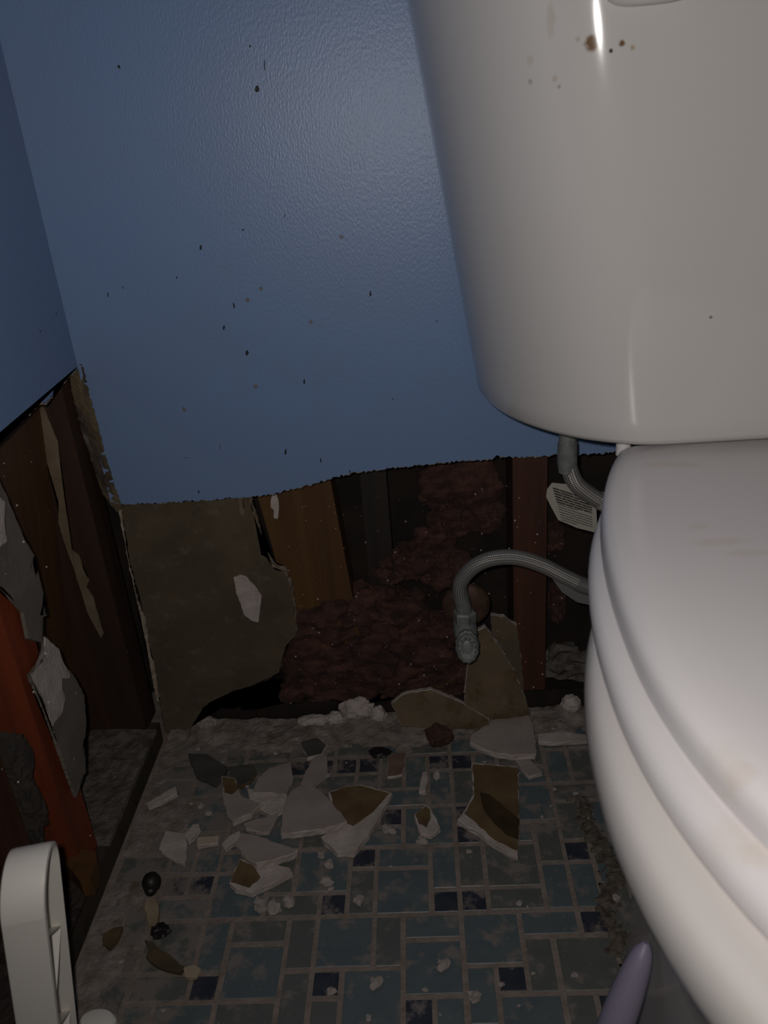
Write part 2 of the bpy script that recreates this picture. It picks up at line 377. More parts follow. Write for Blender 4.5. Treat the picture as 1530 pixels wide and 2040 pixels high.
def wall_left():
    rnd = random.Random(12); bm = bmesh.new()
    edge = [(159,723),(152,735),(140,748),(128,760),(112,765),(105,788),(90,800),(75,801),(62,818),(30,845),(0,870),(-60,915),(-130,980)]
    E_ = [ax(x, y, XL) for x, y in edge]
    J = jag(E_, .002, 0, rnd, False) + [E_[-1]]
    J = [Vector((XL, p.y, p.z + (rnd.uniform(-.0014,.0014) if 0 < k < len(J)-1 else 0))) for k, p in enumerate(J)]
    P = J + [Vector((XL, .30, .44)), Vector((XL, -1.3, .44)), Vector((XL, -1.3, 1.4)), Vector((XL, YB, 1.4))]
    P[0] = Vector((XL, YB, J[0].z))
    face = [bm.verts.new(p) for p in P]; mid = [bm.verts.new(p + Vector((-.0010, 0, -rnd.uniform(.0008,.0034) if k < len(J) else 0))) for k, p in enumerate(P)]; back = [bm.verts.new(p + Vector((-.0127, 0, .002*rnd.random()))) for p in P]
    bm.faces.new(face).material_index = 0; n = len(P)
    for A, B in ((face, mid), (mid, back)):
        for i in range(n): bm.faces.new((A[i], A[(i+1)%n], B[(i+1)%n], B[i])).material_index = 1
    bm.faces.new(back).material_index = 1
    bmesh.ops.triangulate(bm, faces=[f for f in bm.faces if len(f.verts) > 4], ngon_method='EAR_CLIP')
    wall_specks(bm, [(80,660,.0006,.0013,-.4),(112,625,.0003,.0016,.3)], lambda x, y: ax(x, y, XL), Vector((1,0,0)), 2)
    structure('wall_left', bm, [blue, torn_edge, speck_m])
wall_left()
for nm, a, b_, m_ in (('wall_right', (.95,-1.3,0), (1.0,.93,1.4), room_white), ('wall_front', (-.46,-1.35,0), (1.0,-1.3,1.4), room_white), ('ceiling', (-.46,-1.35,1.4), (1.0,.95,1.45), room_white)):
    bm = bmesh.new(); box(bm, a, b_); structure(nm, bm, m_)

# corner joint of torn tape and plaster, below the point where the blue paint ends
def corner_trim():
    rnd = random.Random(3); bm = bmesh.new()
    Lp = [(157,722),(140,748),(146,790),(160,850),(178,905),(192,950),(206,985),(222,1008),(232,1020)]
    Rp = [(163,726),(172,760),(184,805),(198,858),(210,905),(222,945),(232,978),(240,1000),(243,1012)]
    A = smooth_path([ay(x, y, YB+.004) for x, y in Lp], 8); B = smooth_path([ay(x, y, YB-.0006) for x, y in Rp], 8)
    grid = []
    for a, b_ in zip(A, B):
        row = []
        for k in range(9):
            t = k/8; p = a.lerp(b_, t)
            p = p + Vector((rnd.uniform(-.0008,.0008), -.0015*math.sin(PI*t) - .0016*noise.fractal(p*160, 1, 2, 4), 0))
            row.append(bm.verts.new(p))
        grid.append(row)
    for r0, r1 in zip(grid, grid[1:]):
        for k in range(8): bm.faces.new((r0[k], r0[k+1], r1[k+1], r1[k]))
    g = bmesh.ops.extrude_face_region(bm, geom=bm.faces[:])
    for v in [e for e in g['geom'] if isinstance(e, bmesh.types.BMVert)]: v.co.y += .006
    cp = M('corner_plaster', (.14, .105, .062), .95, (.055, .04, .03), 45, .6, 240, stretch=(1, 1, .3), contrast=(.42, .58))
    overlay(cp, (.21, .19, .17), 90, .58, .66, .8, stretch=(1, 1, .4))
    structure('trim_1', bm, cp)
corner_trim()

# ------------------------------------------------------------------ wall framing
def thing(name, bm, mats, label, cat, group=None, kind=None, smooth=False):
    return tag(build(name, bm, mats, None, smooth), label, cat, group, kind)
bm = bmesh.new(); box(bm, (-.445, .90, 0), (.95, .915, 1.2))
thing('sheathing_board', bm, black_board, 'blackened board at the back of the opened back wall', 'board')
bm = bmesh.new()
loft(bm, [[Vector((-.434-.125*(z-.03)*-1, y, z)) + Vector((dx, 0, 0)) for z in (.0305, .50)] + [Vector((-.434+.125*(z-.03), y, z)) + Vector((dx-.009, 0, 0)) for z in (.50, .0305)] for y, dx in ((.6085, 0), (.7815, 0))])
thing('cavity_panel', bm, wood_panel, 'orange-brown panel inside the opened left wall beside the dark corner stud', 'panel')
bm = bmesh.new(); box(bm, (-.440, .783, .031), (-.3565, .821, 1.2))
thing('wall_stud', bm, wood_dark, 'dark brown wide stud in the corner of the two walls', 'stud')
bm = bmesh.new(); box(bm, (-.444, .569, .031), (-.3562, .607, 1.2))
thing('wall_stud', bm, wood_red, 'red-brown stud in the left wall with torn board on its edge', 'stud')
bm = bmesh.new(); box(bm, (-.444, .50, .031), (-.372, .532, 1.2))
thing('wall_stud', bm, wood_redd, 'dull red stud at the left picture edge above the white plastic piece', 'stud')
bm = bmesh.new(); box(bm, (.094, .8285, .031), (.1315, .899, 1.2))
thing('wall_stud', bm, wood_redd, 'upright red-brown stud behind the shutoff valve in the back wall', 'stud')
bm = bmesh.new(); slab(bm, [ay(*p, .842) for p in ((496,930),(648,905),(722,1290),(600,1290))], (0,.037,0), .02, 0, 4, 0, 0, 0)
thing('wall_stud', bm, wood_orange, 'slanting orange-brown stud beside the brown board remnant', 'stud')
bm = bmesh.new(); box(bm, (-.075, .862, .031), (-.045, .899, 1.2))
thing('wall_stud', bm, wood_black, 'blackened upright board right of the slanting orange stud', 'stud')
bm = bmesh.new(); box(bm, (-.445, -.2, .0), (-.346, .80, .0295))
thing('sill_plate', bm, wood('sill_wood', (.055,.045,.033), (.034,.027,.02)), 'dark sill plate under the left wall studs', 'sill plate')
bm = bmesh.new(); box(bm, (-.345, .828, .0), (.95, .899, .030))
thing('sill_plate', bm, wood_black, 'blackened sill plate at the foot of the back wall', 'sill plate')

def heap(name, x0, x1, y0, y1, z0, hmax, n, thr, mat_, label, cat, seed, fall=None, res=.004):
    """an uneven layer of rubble: a height field, solid down to z0"""
    bm = bmesh.new(); sd = Vector((seed*3.1, seed*1.7, 0)); nx, ny = int((x1-x0)/res), int((y1-y0)/res); V = {}
    for i in range(nx+1):
        for j in range(ny+1):
            x, y = x0+(x1-x0)*i/nx, y0+(y1-y0)*j/ny; p = Vector((x, y, 0))
            h = noise.fractal(p*n+sd, .9, 2.1, 5)*.5 + .5*noise.fractal(p*n*5+sd, 1, 2, 3)*.35 + thr
            if fall: h += fall(x, y)
            V[i, j] = (x, y, h)
    vv = {}
    for i in range(nx):
        for j in range(ny):
            q = [(i,j),(i+1,j),(i+1,j+1),(i,j+1)]
            if max(V[k][2] for k in q) <= 0: continue
            for k in q:
                if k not in vv:
                    x, y, h = V[k]; vv[k] = bm.verts.new((x, y, z0 + max(-.0005, min(hmax, h*hmax))))
            bm.faces.new([vv[k] for k in q])
    g = bmesh.ops.extrude_face_region(bm, geom=bm.faces[:])
    for v in [e for e in g['geom'] if isinstance(e, bmesh.types.BMVert)]: v.co.z = z0-.001
    return thing(name, bm, mat_, label, cat, kind='stuff')
heap('plaster_rubble', -.444, -.344, .608, .784, .0295, .007, 22, .75, rubble_m, 'grey plaster rubble covering the sill plate in the left wall bay', 'rubble', 1)
heap('plaster_rubble', -.444, -.346, .36, .568, .0295, .010, 26, .55, M('shade_toned_rubble', (.06,.042,.034), 1, (.025,.018,.015), 70, 1, 280), 'dark crumbling rubble behind the white plastic piece', 'rubble', 2)  # rubble colour darkened to stand in for the shadow beside the stand
heap('plaster_dust', XL+.001, -.17, .40, .80, .001, .006, 17, .10, dust_m, 'pale plaster dust and crumbs heaped along the left wall base', 'plaster dust', 3,
     lambda x, y: -(x+.325)*9.0)
heap('plaster_dust', -.34, .33, .745, .826, .001, .011, 20, .05, dust_m, 'dusty plaster ridge along the foot of the back wall', 'plaster dust', 4, lambda x, y: (y-.785)*16)
heap('floor_grit', .125, .185, .36, .68, .0005, .005, 60, .30, grit_m, 'brown grit along the foot of the toilet pedestal', 'grit', 5, lambda x, y: -abs(x-.152-.006*math.sin(y*45))*38, .003)

# remnants of wall board
root = None
bm = bmesh.new()
slab(bm, [ay(*p, .8135) for p in ((238,985),(492,972),(500,1010),(515,1055),(520,1105),(530,1110),(548,1135),(565,1138),(580,1170),(588,1235),(590,1265),(565,1290),(562,1320),(555,1340),(540,1350),(510,1365),(470,1375),(405,1405),(395,1435),(375,1452),(332,1466),(325,1440),(314,1370),(282,1200),(262,1130),(246,1040))], (0,.0125,0), .004, .0007, 21)
brd = thing('board_remnant', bm, [brown_paper, torn_edge], 'large brown board remnant under the blue back wall beside the corner', 'wall board')
bm = bmesh.new(); slab(bm, [ay(*p, .8128) for p in ((465,1150),(478,1145),(490,1148),(510,1170),(521,1188),(515,1240),(502,1237),(487,1226),(480,1205),(470,1180))], (0,.0012,0), .003, .0004, 22, 0, 0, 0)
tag(build('exposed_plaster', bm, gypsum, brd), 'white patch where the paper is torn off')
bm = bmesh.new(); slab(bm, [ay(*p, .8125) for p in ((234,1008),(242,1012),(250,1080),(262,1140),(276,1200),(290,1235),(300,1300),(309,1330),(318,1398),(312,1396),(300,1340),(288,1270),(272,1200),(255,1120),(244,1060))], (0,.0015,0), .003, .0006, 23, 0, 0, 0)
tag(build('torn_edge', bm, torn_edge, brd), 'pale torn paper edge')
bm = bmesh.new(); slab(bm, [ay(*p, .8125) for p in ((472,985),(482,988),(484,1005),(488,1020),(482,1030),(476,1015))], (0,.001,0), .003, .0004, 24, 0, 0, 0)
tag(build('torn_flap', bm, paper_strip_m, brd), 'small tan paper flap')

bm = bmesh.new()
slab(bm, [ax(*p, -.3480) for p in ((-70,860),(-10,935),(18,1000),(52,1080),(69,1108),(60,1115),(60,1130),(82,1165),(88,1190),(80,1225),(94,1226),(80,1232),(85,1280),(58,1272),(48,1220),(30,1200),(14,1176),(0,1168),(-70,1120))], (-.0035,0,0), .004, .0007, 31, 0, 1, .0003)
brd = thing('board_remnant', bm, [grey_paper, grey_paper], 'grey-brown board remnant hanging on the left wall above the red stud', 'wall board')
bm = bmesh.new(); slab(bm, [ax(*p, -.3476) for p in ((-60,930),(0,990),(10,1000),(8,1040),(14,1078),(0,1090),(-60,1030))], (-.0008,0,0), .003, .0005, 32, 0, 0, 0)
tag(build('exposed_plaster', bm, gypsum, brd), 'white torn patch')
bm = bmesh.new()
slab(bm, [ax(*p, -.3480) for p in ((90,1268),(104,1280),(118,1292),(127,1320),(150,1350),(168,1385),(172,1440),(170,1468),(164,1480),(171,1540),(163,1545),(153,1588),(138,1545),(118,1490),(104,1450),(86,1400),(60,1345),(72,1330),(90,1312))], (-.0035,0,0), .003, .0007, 33, 0, 1, .0003)
brd = thing('board_remnant', bm, [grey_paper, grey_paper], 'white and grey broken board piece nailed on the red stud, pointed at its foot', 'wall board')
bm = bmesh.new(); slab(bm, [ax(*p, -.3474) for p in ((90,1270),(103,1281),(117,1293),(126,1320),(140,1345),(138,1352),(124,1350),(124,1372),(130,1392),(124,1420),(105,1446),(88,1400),(62,1345),(73,1331),(90,1313))], (-.0012,0,0), .003, .0005, 34, 0, 0, 0)
tag(build('exposed_plaster', bm, gypsum, brd), 'white plaster where the paper is gone')
bm = bmesh.new()
slab(bm, [ay(*p, .7815) for p in ((62,795),(80,795),(115,880),(128,990),(140,1080),(143,1095),(158,1108),(172,1150),(178,1155),(172,1170),(186,1190),(206,1262),(201,1271),(174,1220),(163,1182),(152,1150),(148,1135),(126,1075),(116,1040),(118,1005),(102,950),(84,890))], (0,.001,0), .004, .0003, 35, 0, 0, 0)
thing('paper_strip', bm, paper_strip_m, 'long tan torn paper strip hanging on the dark corner stud', 'paper strip')
bm = bmesh.new()
slab(bm, [ay(*p, .835) for p in ((545,975),(552,985),(556,1010),(553,1034),(545,1032),(546,1018),(539,1010),(540,995))], (0,.003,0), .002, .0004, 36, 0, 0, .0003)
thing('plaster_drip', bm, gypsum, 'small white plaster drip on the slanting orange stud', 'plaster')

# ------------------------------------------------------------------ glass wool
def wool(lumps, label, seed, m_=None, back=True):
    rnd = random.Random(seed); bm = bmesh.new()
    for px, py, Y, rx, ry, rz in lumps:
        lump(bm, ay(px, py, Y), (rx, ry, rz), rnd, 5, .40, 1.5)
    for v in bm.verts:
        v.co += Vector((noise.noise(v.co*260), noise.noise(v.co*260+Vector((7,0,0))), noise.noise(v.co*260+Vector((0,7,0)))))*.0013
        v.co.z = max(v.co.z, .031)
        if back: v.co.y = max(min(v.co.y, .896), .815)
        else: v.co.x = min(v.co.x, -.358); v.co.y = max(.533, min(v.co.y, .568))
    return thing('insulation_batt', bm, m_ or pink, label, 'insulation', smooth=True)
wool([(640,1230,.858,.045,.03,.035),(720,1210,.862,.04,.03,.03),(800,1215,.86,.035,.03,.03),(640,1310,.852,.05,.03,.035),(740,1300,.850,.055,.03,.04),(830,1310,.852,.05,.03,.035),(900,1340,.855,.04,.03,.03),(610,1370,.852,.03,.028,.028),(700,1380,.848,.05,.028,.03),(800,1375,.85,.045,.028,.028),(870,1265,.862,.03,.025,.03)],
     'large heap of pinkish insulation filling the hole left of the valve', 41)
wool([(780,1130,.870,.022,.022,.018),(830,1115,.870,.03,.024,.022),(880,1125,.872,.028,.022,.026),(860,1080,.876,.024,.02,.018)],
     'dull pink insulation roll above the large heap', 42)
wool([(890,970,.885,.030,.014,.03),(940,960,.882,.030,.016,.035),(960,1020,.884,.022,.014,.025),(900,1040,.888,.03,.01,.02)],
     'reddish insulation tuck behind the blue wall edge left of the upright stud', 43)
wool([(1105,1070,.885,.012,.012,.018)], 'small pink insulation tuft right of the upright stud, behind the card tag', 44)
wool([(1108,1200,.885,.010,.012,.03)], 'small pink insulation tuft right of the upright stud, below the hose', 46)
wool([(450,1420,.848,.035,.026,.012),(530,1415,.848,.035,.028,.014)], 'blackened dirty insulation scrap under the brown board remnant', 45, M('dirty_wool', (.022,.017,.014), 1, (.04,.028,.022), 60, 1, 200))
def rock(name, lumps, m_, label, cat, seed, zmin=.001, group=None, amp=.5, sub=3, smooth=False):
    rnd = random.Random(seed); bm = bmesh.new()
    for p, r in lumps: lump(bm, p, r, rnd, sub, amp, 2.2)
    for v in bm.verts: v.co.z = max(v.co.z, zmin)
    return thing(name, bm, m_, label, cat, group, smooth=smooth)
wool([(12,1510,.545,.022,.014,.03),(45,1600,.545,.016,.012,.05)] , 'blackened fuzzy scrap beside the red stud at the left picture edge', 47, M('sooty_wool', (.03,.026,.022), 1, (.05,.036,.028), 60, 1, 200), False)
rock('rubble_lump', [(Vector((.16,.868,.043)), (.03,.025,.022)), (Vector((.185,.862,.04)), (.03,.022,.018))], rubble_m, 'grey rubble lump at the foot of the upright stud, next to the toilet', 'rubble', 51, .0305)
rock('plaster_lump', [(ay(712,1410,.818), (.020,.009,.016))], gypsum, 'tallest round white plaster lump at the back wall base', 'plaster lump', 52, .0, amp=.28)
rock('plaster_lump', [(ay(626,1437,.818), (.020,.009,.0085))], gypsum, 'flat white plaster lump, leftmost in the row at the back wall base', 'plaster lump', 53, .0, amp=.28)
rock('plaster_lump', [(ay(668,1432,.818), (.012,.008,.0095))], gypsum, 'small white plaster lump between the flat one and the tallest one', 'plaster lump', 54, .0, amp=.28)
rock('plaster_lump', [(ay(754,1425,.818), (.010,.008,.013))], gypsum, 'small white plaster lump right of the tallest one', 'plaster lump', 55, .0, amp=.28)
rock('plaster_lump', [(ay(412,1440,.818), (.013,.008,.009))], gyp_grey, 'grey plaster lump at the foot of the brown board remnant', 'plaster lump', 56, .0, amp=.28)
rock('plaster_lump', [(ay(1137,1402,.818), (.012,.009,.012))], gypsum, 'white plaster lump beside the toilet bowl near the back wall', 'plaster lump', 57, .0, amp=.28)
rock('brown_clod', [(ay(876,1466,.772), (.015,.009,.015))], brown_lump_m, 'rounded rust-brown clod at the foot of the leaning board', 'clod', 58, .001)

# ------------------------------------------------------------------ toilet
CX = .265
toilet = tag(empty('toilet', (CX, .45, 0)), 'white porcelain toilet with closed lid and rust-spotted tank', 'toilet')
def plan(hw, yf, yb, r, ry, bow, rb=.006, z=0, cx=CX):
    """tank outline: big front corners, slightly bowed front"""
    pts = []
    def arc(cx_, cy, r_, a0, a1, n, q=None):
        for k in range(n+1):
            a = a0+(a1-a0)*k/n; pts.append(Vector((cx_+r_*math.cos(a), cy+(q or r_)*math.sin(a), z)))
    arc(cx-hw+rb, yb-rb, rb, PI/2, PI, 8)
    arc(cx-hw+r, yf+ry, r, PI, 1.5*PI, 36, ry)
    for k in range(1, 16): pts.append(Vector((cx-hw+r+(2*hw-2*r)*k/16, yf, z)))
    arc(cx+hw-r, yf+ry, r, 1.5*PI, 2*PI, 36, ry)
    arc(cx+hw-rb, yb-rb, rb, 0, PI/2, 8)
    out = []
    for p in pts:
        t = (p.x-cx)/hw; wgt = max(0, (yb-p.y)/(yb-yf))
        out.append(Vector((p.x, p.y - bow*(1-t*t)*wgt + 0, z)))
    return out
bm = bmesh.new(); rings = []
Z0, Z1 = .4315, .795
def tank_at(z, ins=0):
    t = (z-Z0)/(Z1-Z0)
    return plan(.2085+.055*t-ins, .603-.012*t+ins, .789, .130, .172, .002, z=z)
for z, ins in ((Z0,.012),(Z0+.0012,.006),(Z0+.004,.002),(Z0+.008,0)): rings.append(tank_at(z, ins))
for k in range(1, 25): rings.append(tank_at(Z0+.008+(Z1-Z0-.008)*k/24))
loft(bm, rings)
tank = build('tank', bm, porcelain, toilet, True)
TO = tank.location + toilet.location
bm = bmesh.new(); rings = []
for z, g in ((.796,.004),(.799,.010),(.822,.012),(.830,.008),(.834,.0)): rings.append(plan(.2635+g, .591-g, .787, .142, .165, .004, z=z))
loft(bm, rings); build('tank_lid', bm, porcelain, toilet, True)

# trip lever on the tank front
dg = bpy.context.evaluated_depsgraph_get()
def tank_hit(px, py):
    bpy.context.view_layer.update()
    d = ray(px, py).normalized()
    ok, loc, nor, _ = tank.ray_cast(CAM - TO, d)
    return loc + TO, nor
c0, n0 = tank_hit(1316, 8)
bm = bmesh.new(); rings = []
for dy, g in ((.004,-.004),(.0005,-.001),(-.006,0),(-.010,-.002),(-.012,-.006)):
    ring = []
    for k in range(40):
        a = 2*PI*k/40; hx, hz = .026+g, .0095+g
        x = hx*math.copysign(abs(math.cos(a))**.6, math.cos(a)); z = hz*math.copysign(abs(math.sin(a))**.8, math.sin(a))
        ring.append(Vector((c0.x-.008+x, c0.y+dy-.02*((x)/.1), c0.z+.009+z)))
    rings.append(ring)
loft(bm, rings); build('flush_lever', bm, porcelain, toilet, True)

def egg(hw, yc, bf, bb, cut, z, n=72, cx=CX):
    pts = []
    t = max(-1, min(1, (cut-yc)/bb)); a0 = math.asin(t)
    for k in range(n+1):
        a = a0 + (-PI-2*a0)*k/n if False else a0 - (PI+2*a0)*k/n
        s = math.sin(a); pts.append(Vector((cx+hw*math.cos(a), yc+(bb if s > 0 else bf)*s, z)))
    A, B = pts[-1], pts[0]
    return pts + [A.lerp(B, k/10) for k in range(1, 10)]
def inset_loft(prof, hw, yc, bf, bb, cut, bm=None, cap=(True, True)):
    bm = bm or bmesh.new()
    loft(bm, [egg(hw-i, yc, bf-i, bb-i*.6, cut-i*.12, z) for z, i in prof], *cap)
    return bm
LID = (.162, .36, .245, .362, .624)
bm = inset_loft(((.4035,.006),(.4045,.002),(.407,0),(.414,.0005),(.4195,.0015),(.423,.004),(.4255,.009),(.4272,.017),(.428,.035),(.4283,.08)), *LID)
build('seat_lid', bm, seat_plastic, toilet, True)
bm = inset_loft(((.381,.007),(.382,.003),(.385,.0005),(.391,0),(.396,.0015),(.400,.005),(.4025,.012),(.403,.03)), .1735, .352, .258, .345, .60)
build('seat_ring', bm, seat_plastic, toilet, True)
bm = inset_loft(((.3802,.012),(.378,.006),(.372,.002),(.362,0),(.350,.0005),(.338,.004),(.330,.010),(.324,.018)), .186, .315, .243, .30, .595, cap=(True, False))
B = (.186, .315, .243, .30, .595)
low = [(.324,.168,.315,.225,.282,.595),(.295,.156,.322,.21,.278,.595),(.255,.143,.332,.19,.275,.60),(.215,.131,.342,.17,.275,.61),(.17,.125,.352,.155,.28,.62),(.10,.122,.36,.145,.285,.63),(.05,.122,.362,.145,.288,.64),(.02,.124,.362,.148,.29,.645),(.0015,.125,.362,.148,.29,.645)]
loft(bm, [egg(hw, yc, bf, bb, c, z) for z, hw, yc, bf, bb, c in low], False, True)
box(bm, (CX-.055, .650, .33), (CX+.055, .775, .4313))
build('bowl', bm, porcelain_b, toilet, True)
bm = bmesh.new()
tube(bm, [(.162,.634,.416),(.162,.634,.427)], [.006,.006], 16); build('hinge_cap', bm, seat_plastic, toilet, True)
bm = bmesh.new()
tube(bm, [(CX+.115,.632,.404),(CX+.115,.632,.426)], [.009,.009], 16); build('hinge_cap', bm, seat_plastic, toilet, True)

# rust and dirt spots on tank and lid (they are marks of their own, in the glaze)
rust, rust2, dirt = (.17,.10,.05), (.42,.33,.24), (.06,.045,.03)
it = []
for px, py, r, col, st in ((1180,86,.0054,rust,1),(1217,101,.0013,dirt,1),(1239,87,.0021,rust,1),(1260,95,.0018,rust2,.9),(1097,40,.0035,rust2,.35),(1056,120,.0030,rust2,.3),(1057,163,.0020,dirt,.35),(1105,157,.0022,rust2,.5),(1114,173,.0016,dirt,.4),(1152,78,.002,rust2,.5),(1416,632,.0014,dirt,.7)):
    p, n_ = tank_hit(px, py); it.append((p-TO, (r, r, r*(3.2 if px == 1097 else 1)), col, st))
spots(porcelain, it)
lidloc = Vector((0,0,0))
LO = [o for o in toilet.children if o.name.startswith('seat_lid')][0]; LL = LO.location + toilet.location
peach, tan = (.62,.50,.42), (.62,.53,.42)
it = []
for px, py, z, r, col, st in ((1325,925,.428,(.02,.006,.02),peach,.35),(1370,928,.428,(.012,.005,.02),peach,.35),(1392,1050,.428,(.008,.006,.02),peach,.3),(1435,1080,.428,(.02,.006,.02),peach,.35),(1490,1103,.428,(.016,.005,.02),peach,.35),
                         (1475,1555,.42,(.007,.007,.02),tan,.3),(1430,1525,.42,(.014,.012,.02),tan,.2)):
    it.append((az(px, py, z)-LL, r, col, st))
spots(seat_plastic, it)
overlay(porcelain_b, (.62,.56,.46), 16, .58, .80, .4)

# ------------------------------------------------------------------ shutoff valve and supply hose
VX, VZ = .033, .176
valve = tag(empty('shutoff_valve', (VX, .79, .176)), 'grey metal shutoff valve with oval handle on the back wall', 'valve')
bm = bmesh.new(); tube(bm, [(VX,.865,VZ),(VX,.79,VZ),(VX,.752,VZ)], .0075, 20); build('stub_pipe', bm, rust_m, valve, True)
bm = bmesh.new()
tube(bm, [(VX,.768,VZ),(VX,.766,VZ),(VX,.742,VZ),(VX,.738,VZ)], [.010,.0125,.0125,.010], 24)
tube(bm, [(VX,.752,VZ),(VX,.752,VZ+.016)], [.010,.0095], 20)
tube(bm, [(VX,.742,VZ),(VX,.728,VZ)], [.009,.0075], 20)
build('valve_body', bm, dull_metal, valve, True)
bm = bmesh.new()                                     # hexagon nut below the hose
tube(bm, [(VX,.752,VZ+.009),(VX,.752,VZ+.011),(VX,.752,VZ+.021),(VX,.752,VZ+.023)], [.0105,.0125,.0125,.0105], 6); build('compression_nut', bm, dull_metal, valve)
bm = bmesh.new(); rings = []                          # oval handle with scalloped rim and hollow centre, facing the room
for dy, s in ((.010,.55),(.006,.92),(.001,1.0),(-.003,.97),(-.0045,.86),(-.002,.74),(-.0015,.45),(-.004,.40),(-.0045,.30)):
    ring = []
    for k in range(48):
        a = 2*PI*k/48; sc = 1 + (.03*math.sin(12*a) if s > .8 else 0)
        ring.append(Vector((VX+.0125*s*sc*math.cos(a), .722+dy, VZ-.002+.0185*s*sc*math.sin(a))))
    rings.append(ring)
loft(bm, rings)
for v in bm.verts:                                    # the handle looks a little upward
    d = v.co - Vector((VX,.722,VZ-.002)); a = -.25
    v.co = Vector((VX,.722,VZ-.002)) + Vector((d.x, d.y*math.cos(a)-d.z*math.sin(a), d.y*math.sin(a)+d.z*math.cos(a)))
hd = build('oval_handle', bm, dull_metal, valve, True)
bm = bmesh.new()
for a in range(10, 360, 30):
    t = math.radians(a); c = Vector((VX+.0085*math.cos(t), .7185, VZ-.003+.0128*math.sin(t)))
    g = bmesh.ops.create_icosphere(bm, subdivisions=1, radius=.0011, matrix=Matrix.Translation(c))
tag(build('handle_beads', bm, chrome, hd, True), 'raised beads on the handle face')
bm = bmesh.new(); rings = []
for y_, r_ in ((.800,.027),(.797,.0275),(.794,.026),(.7915,.021),(.790,.009)):
    rings.append([Vector((VX+.004+r_*math.cos(2*PI*k/40), y_, VZ+.002+r_*math.sin(2*PI*k/40))) for k in range(40)])
loft(bm, rings); thing('pipe_flange', bm, rust_m, 'round rusty brown flange around the pipe behind the valve', 'flange', smooth=True)

hose = tag(empty('supply_hose', (VX, .752, .20)), 'braided steel supply hose looping from the valve to the tank', 'hose')
pts = [(VX,.752,VZ+.022),ay(916,1172,.747), ay(926,1147,.743), ay(950,1125,.737), ay(985,1112,.731), ay(1030,1111,.727), ay(1080,1126,.725), ay(1130,1151,.723), ay(1185,1172,.718),
       (.215,.712,.236),(.232,.708,.262),(.228,.706,.292), ay(1222,1012,.702), ay(1185,992,.700), ay(1152,968,.698), ay(1138,945,.698), ay(1130,915,.698)]
path = smooth_path(pts, 14)
path[-1] = Vector(path[-1])
bm = bmesh.new(); tube(bm, path, .0078, 20, 0, True); build('braided_hose', bm, braid, hose, True)
bm = bmesh.new(); tube(bm, [path[0]+Vector((0,0,-.001)), path[4], path[9]], [.0086,.0084,.0082], 20); build('crimp_sleeve', bm, dull_metal, hose, True)
e = path[-1]
bm = bmesh.new(); tube(bm, [e+Vector((0,0,-.012)), e+Vector((0,0,-.006)), e+Vector((0,0,-.003)), e+Vector((0,0,.016))], [.0078,.0084,.0092,.0088], 24); build('coupling_nut', bm, dull_metal, hose, True)
bm = bmesh.new(); box(bm, (e.x-.019, e.y-.012, .4262), (e.x+.014, e.y+.012, .4310)); tube(bm, [e+Vector((0,0,.012)), (e.x, e.y, .428)], .008, 16)
build('lock_nut', bm, dull_metal, hose)
# printed tag and clear sleeve folded round the hose
bm = bmesh.new()
T = [ay(*p, .712) for p in ((1100,962),(1140,966),(1172,985),(1188,1008),(1190,1062),(1150,1052),(1112,1036),(1098,1010),(1088,990),(1090,975))]
slab(bm, T, (0,.0009,0), .006, 0, 2, 0, 0, 0); tg = build('printed_tag', bm, tag_m, hose); tag(tg, 'tan card tag with lines of tiny print')
bm = bmesh.new(); rnd = random.Random(8)
a0, a1, c0_, c1_ = ay(1098,970,.7115), ay(1186,998,.7115), ay(1116,1034,.7115), ay(1186,1056,.7115)
for k in range(13):
    t = k/12; L = a0.lerp(c0_, t); R_ = a1.lerp(c1_, t); s = .04
    end = .92 if k not in (6, 12) else rnd.uniform(.45,.7)
    while s < end:
        wd = rnd.uniform(.10,.30); p, q = L.lerp(R_, s), L.lerp(R_, min(s+wd, end)); h = .0015 if k < 6 else .0006
        vs = [bm.verts.new(v) for v in (p, q, q+Vector((0,0,-h)), p+Vector((0,0,-h)))]; bm.faces.new(vs); s += wd+.015
g = bmesh.ops.extrude_face_region(bm, geom=bm.faces[:])
for v in [x for x in g['geom'] if isinstance(x, bmesh.types.BMVert)]: v.co.y += .0004
build('print_lines', bm, ink, tg)
i0 = [k for k, p in enumerate(path) if (p - ay(1160,975,.70)).length < .02]
seg = path[max(0,i0[0]-30):i0[0]+1] if i0 else path[-60:-30]
bm = bmesh.new(); tube(bm, seg, .0086, 16); build('label_sleeve', bm, tag_m, hose, True)
sleeve_idx = [k for k, p in enumerate(path) if p.x > .105 and p.z < .245 and p.x < .19]
bm = bmesh.new(); tube(bm, [path[k] for k in sleeve_idx], .0084, 16)
tag(build('plastic_sleeve', bm, M('grey_sleeve', (.13,.125,.125), .3, spec=.6), hose, True), 'smooth grey plastic sleeve round the lower hose')
bm = bmesh.new(); P_ = [ay(*p, .728) for p in ((1098,1150),(1140,1172),(1185,1178),(1186,1208),(1150,1200),(1120,1180))]
slab(bm, P_, (0,.0008,0), .01, 0, 2, 0, 0, 0); tag(build('hanging_label', bm, M('grey_label', (.16,.155,.155), .4), hose), 'grey label folded under the lower hose')

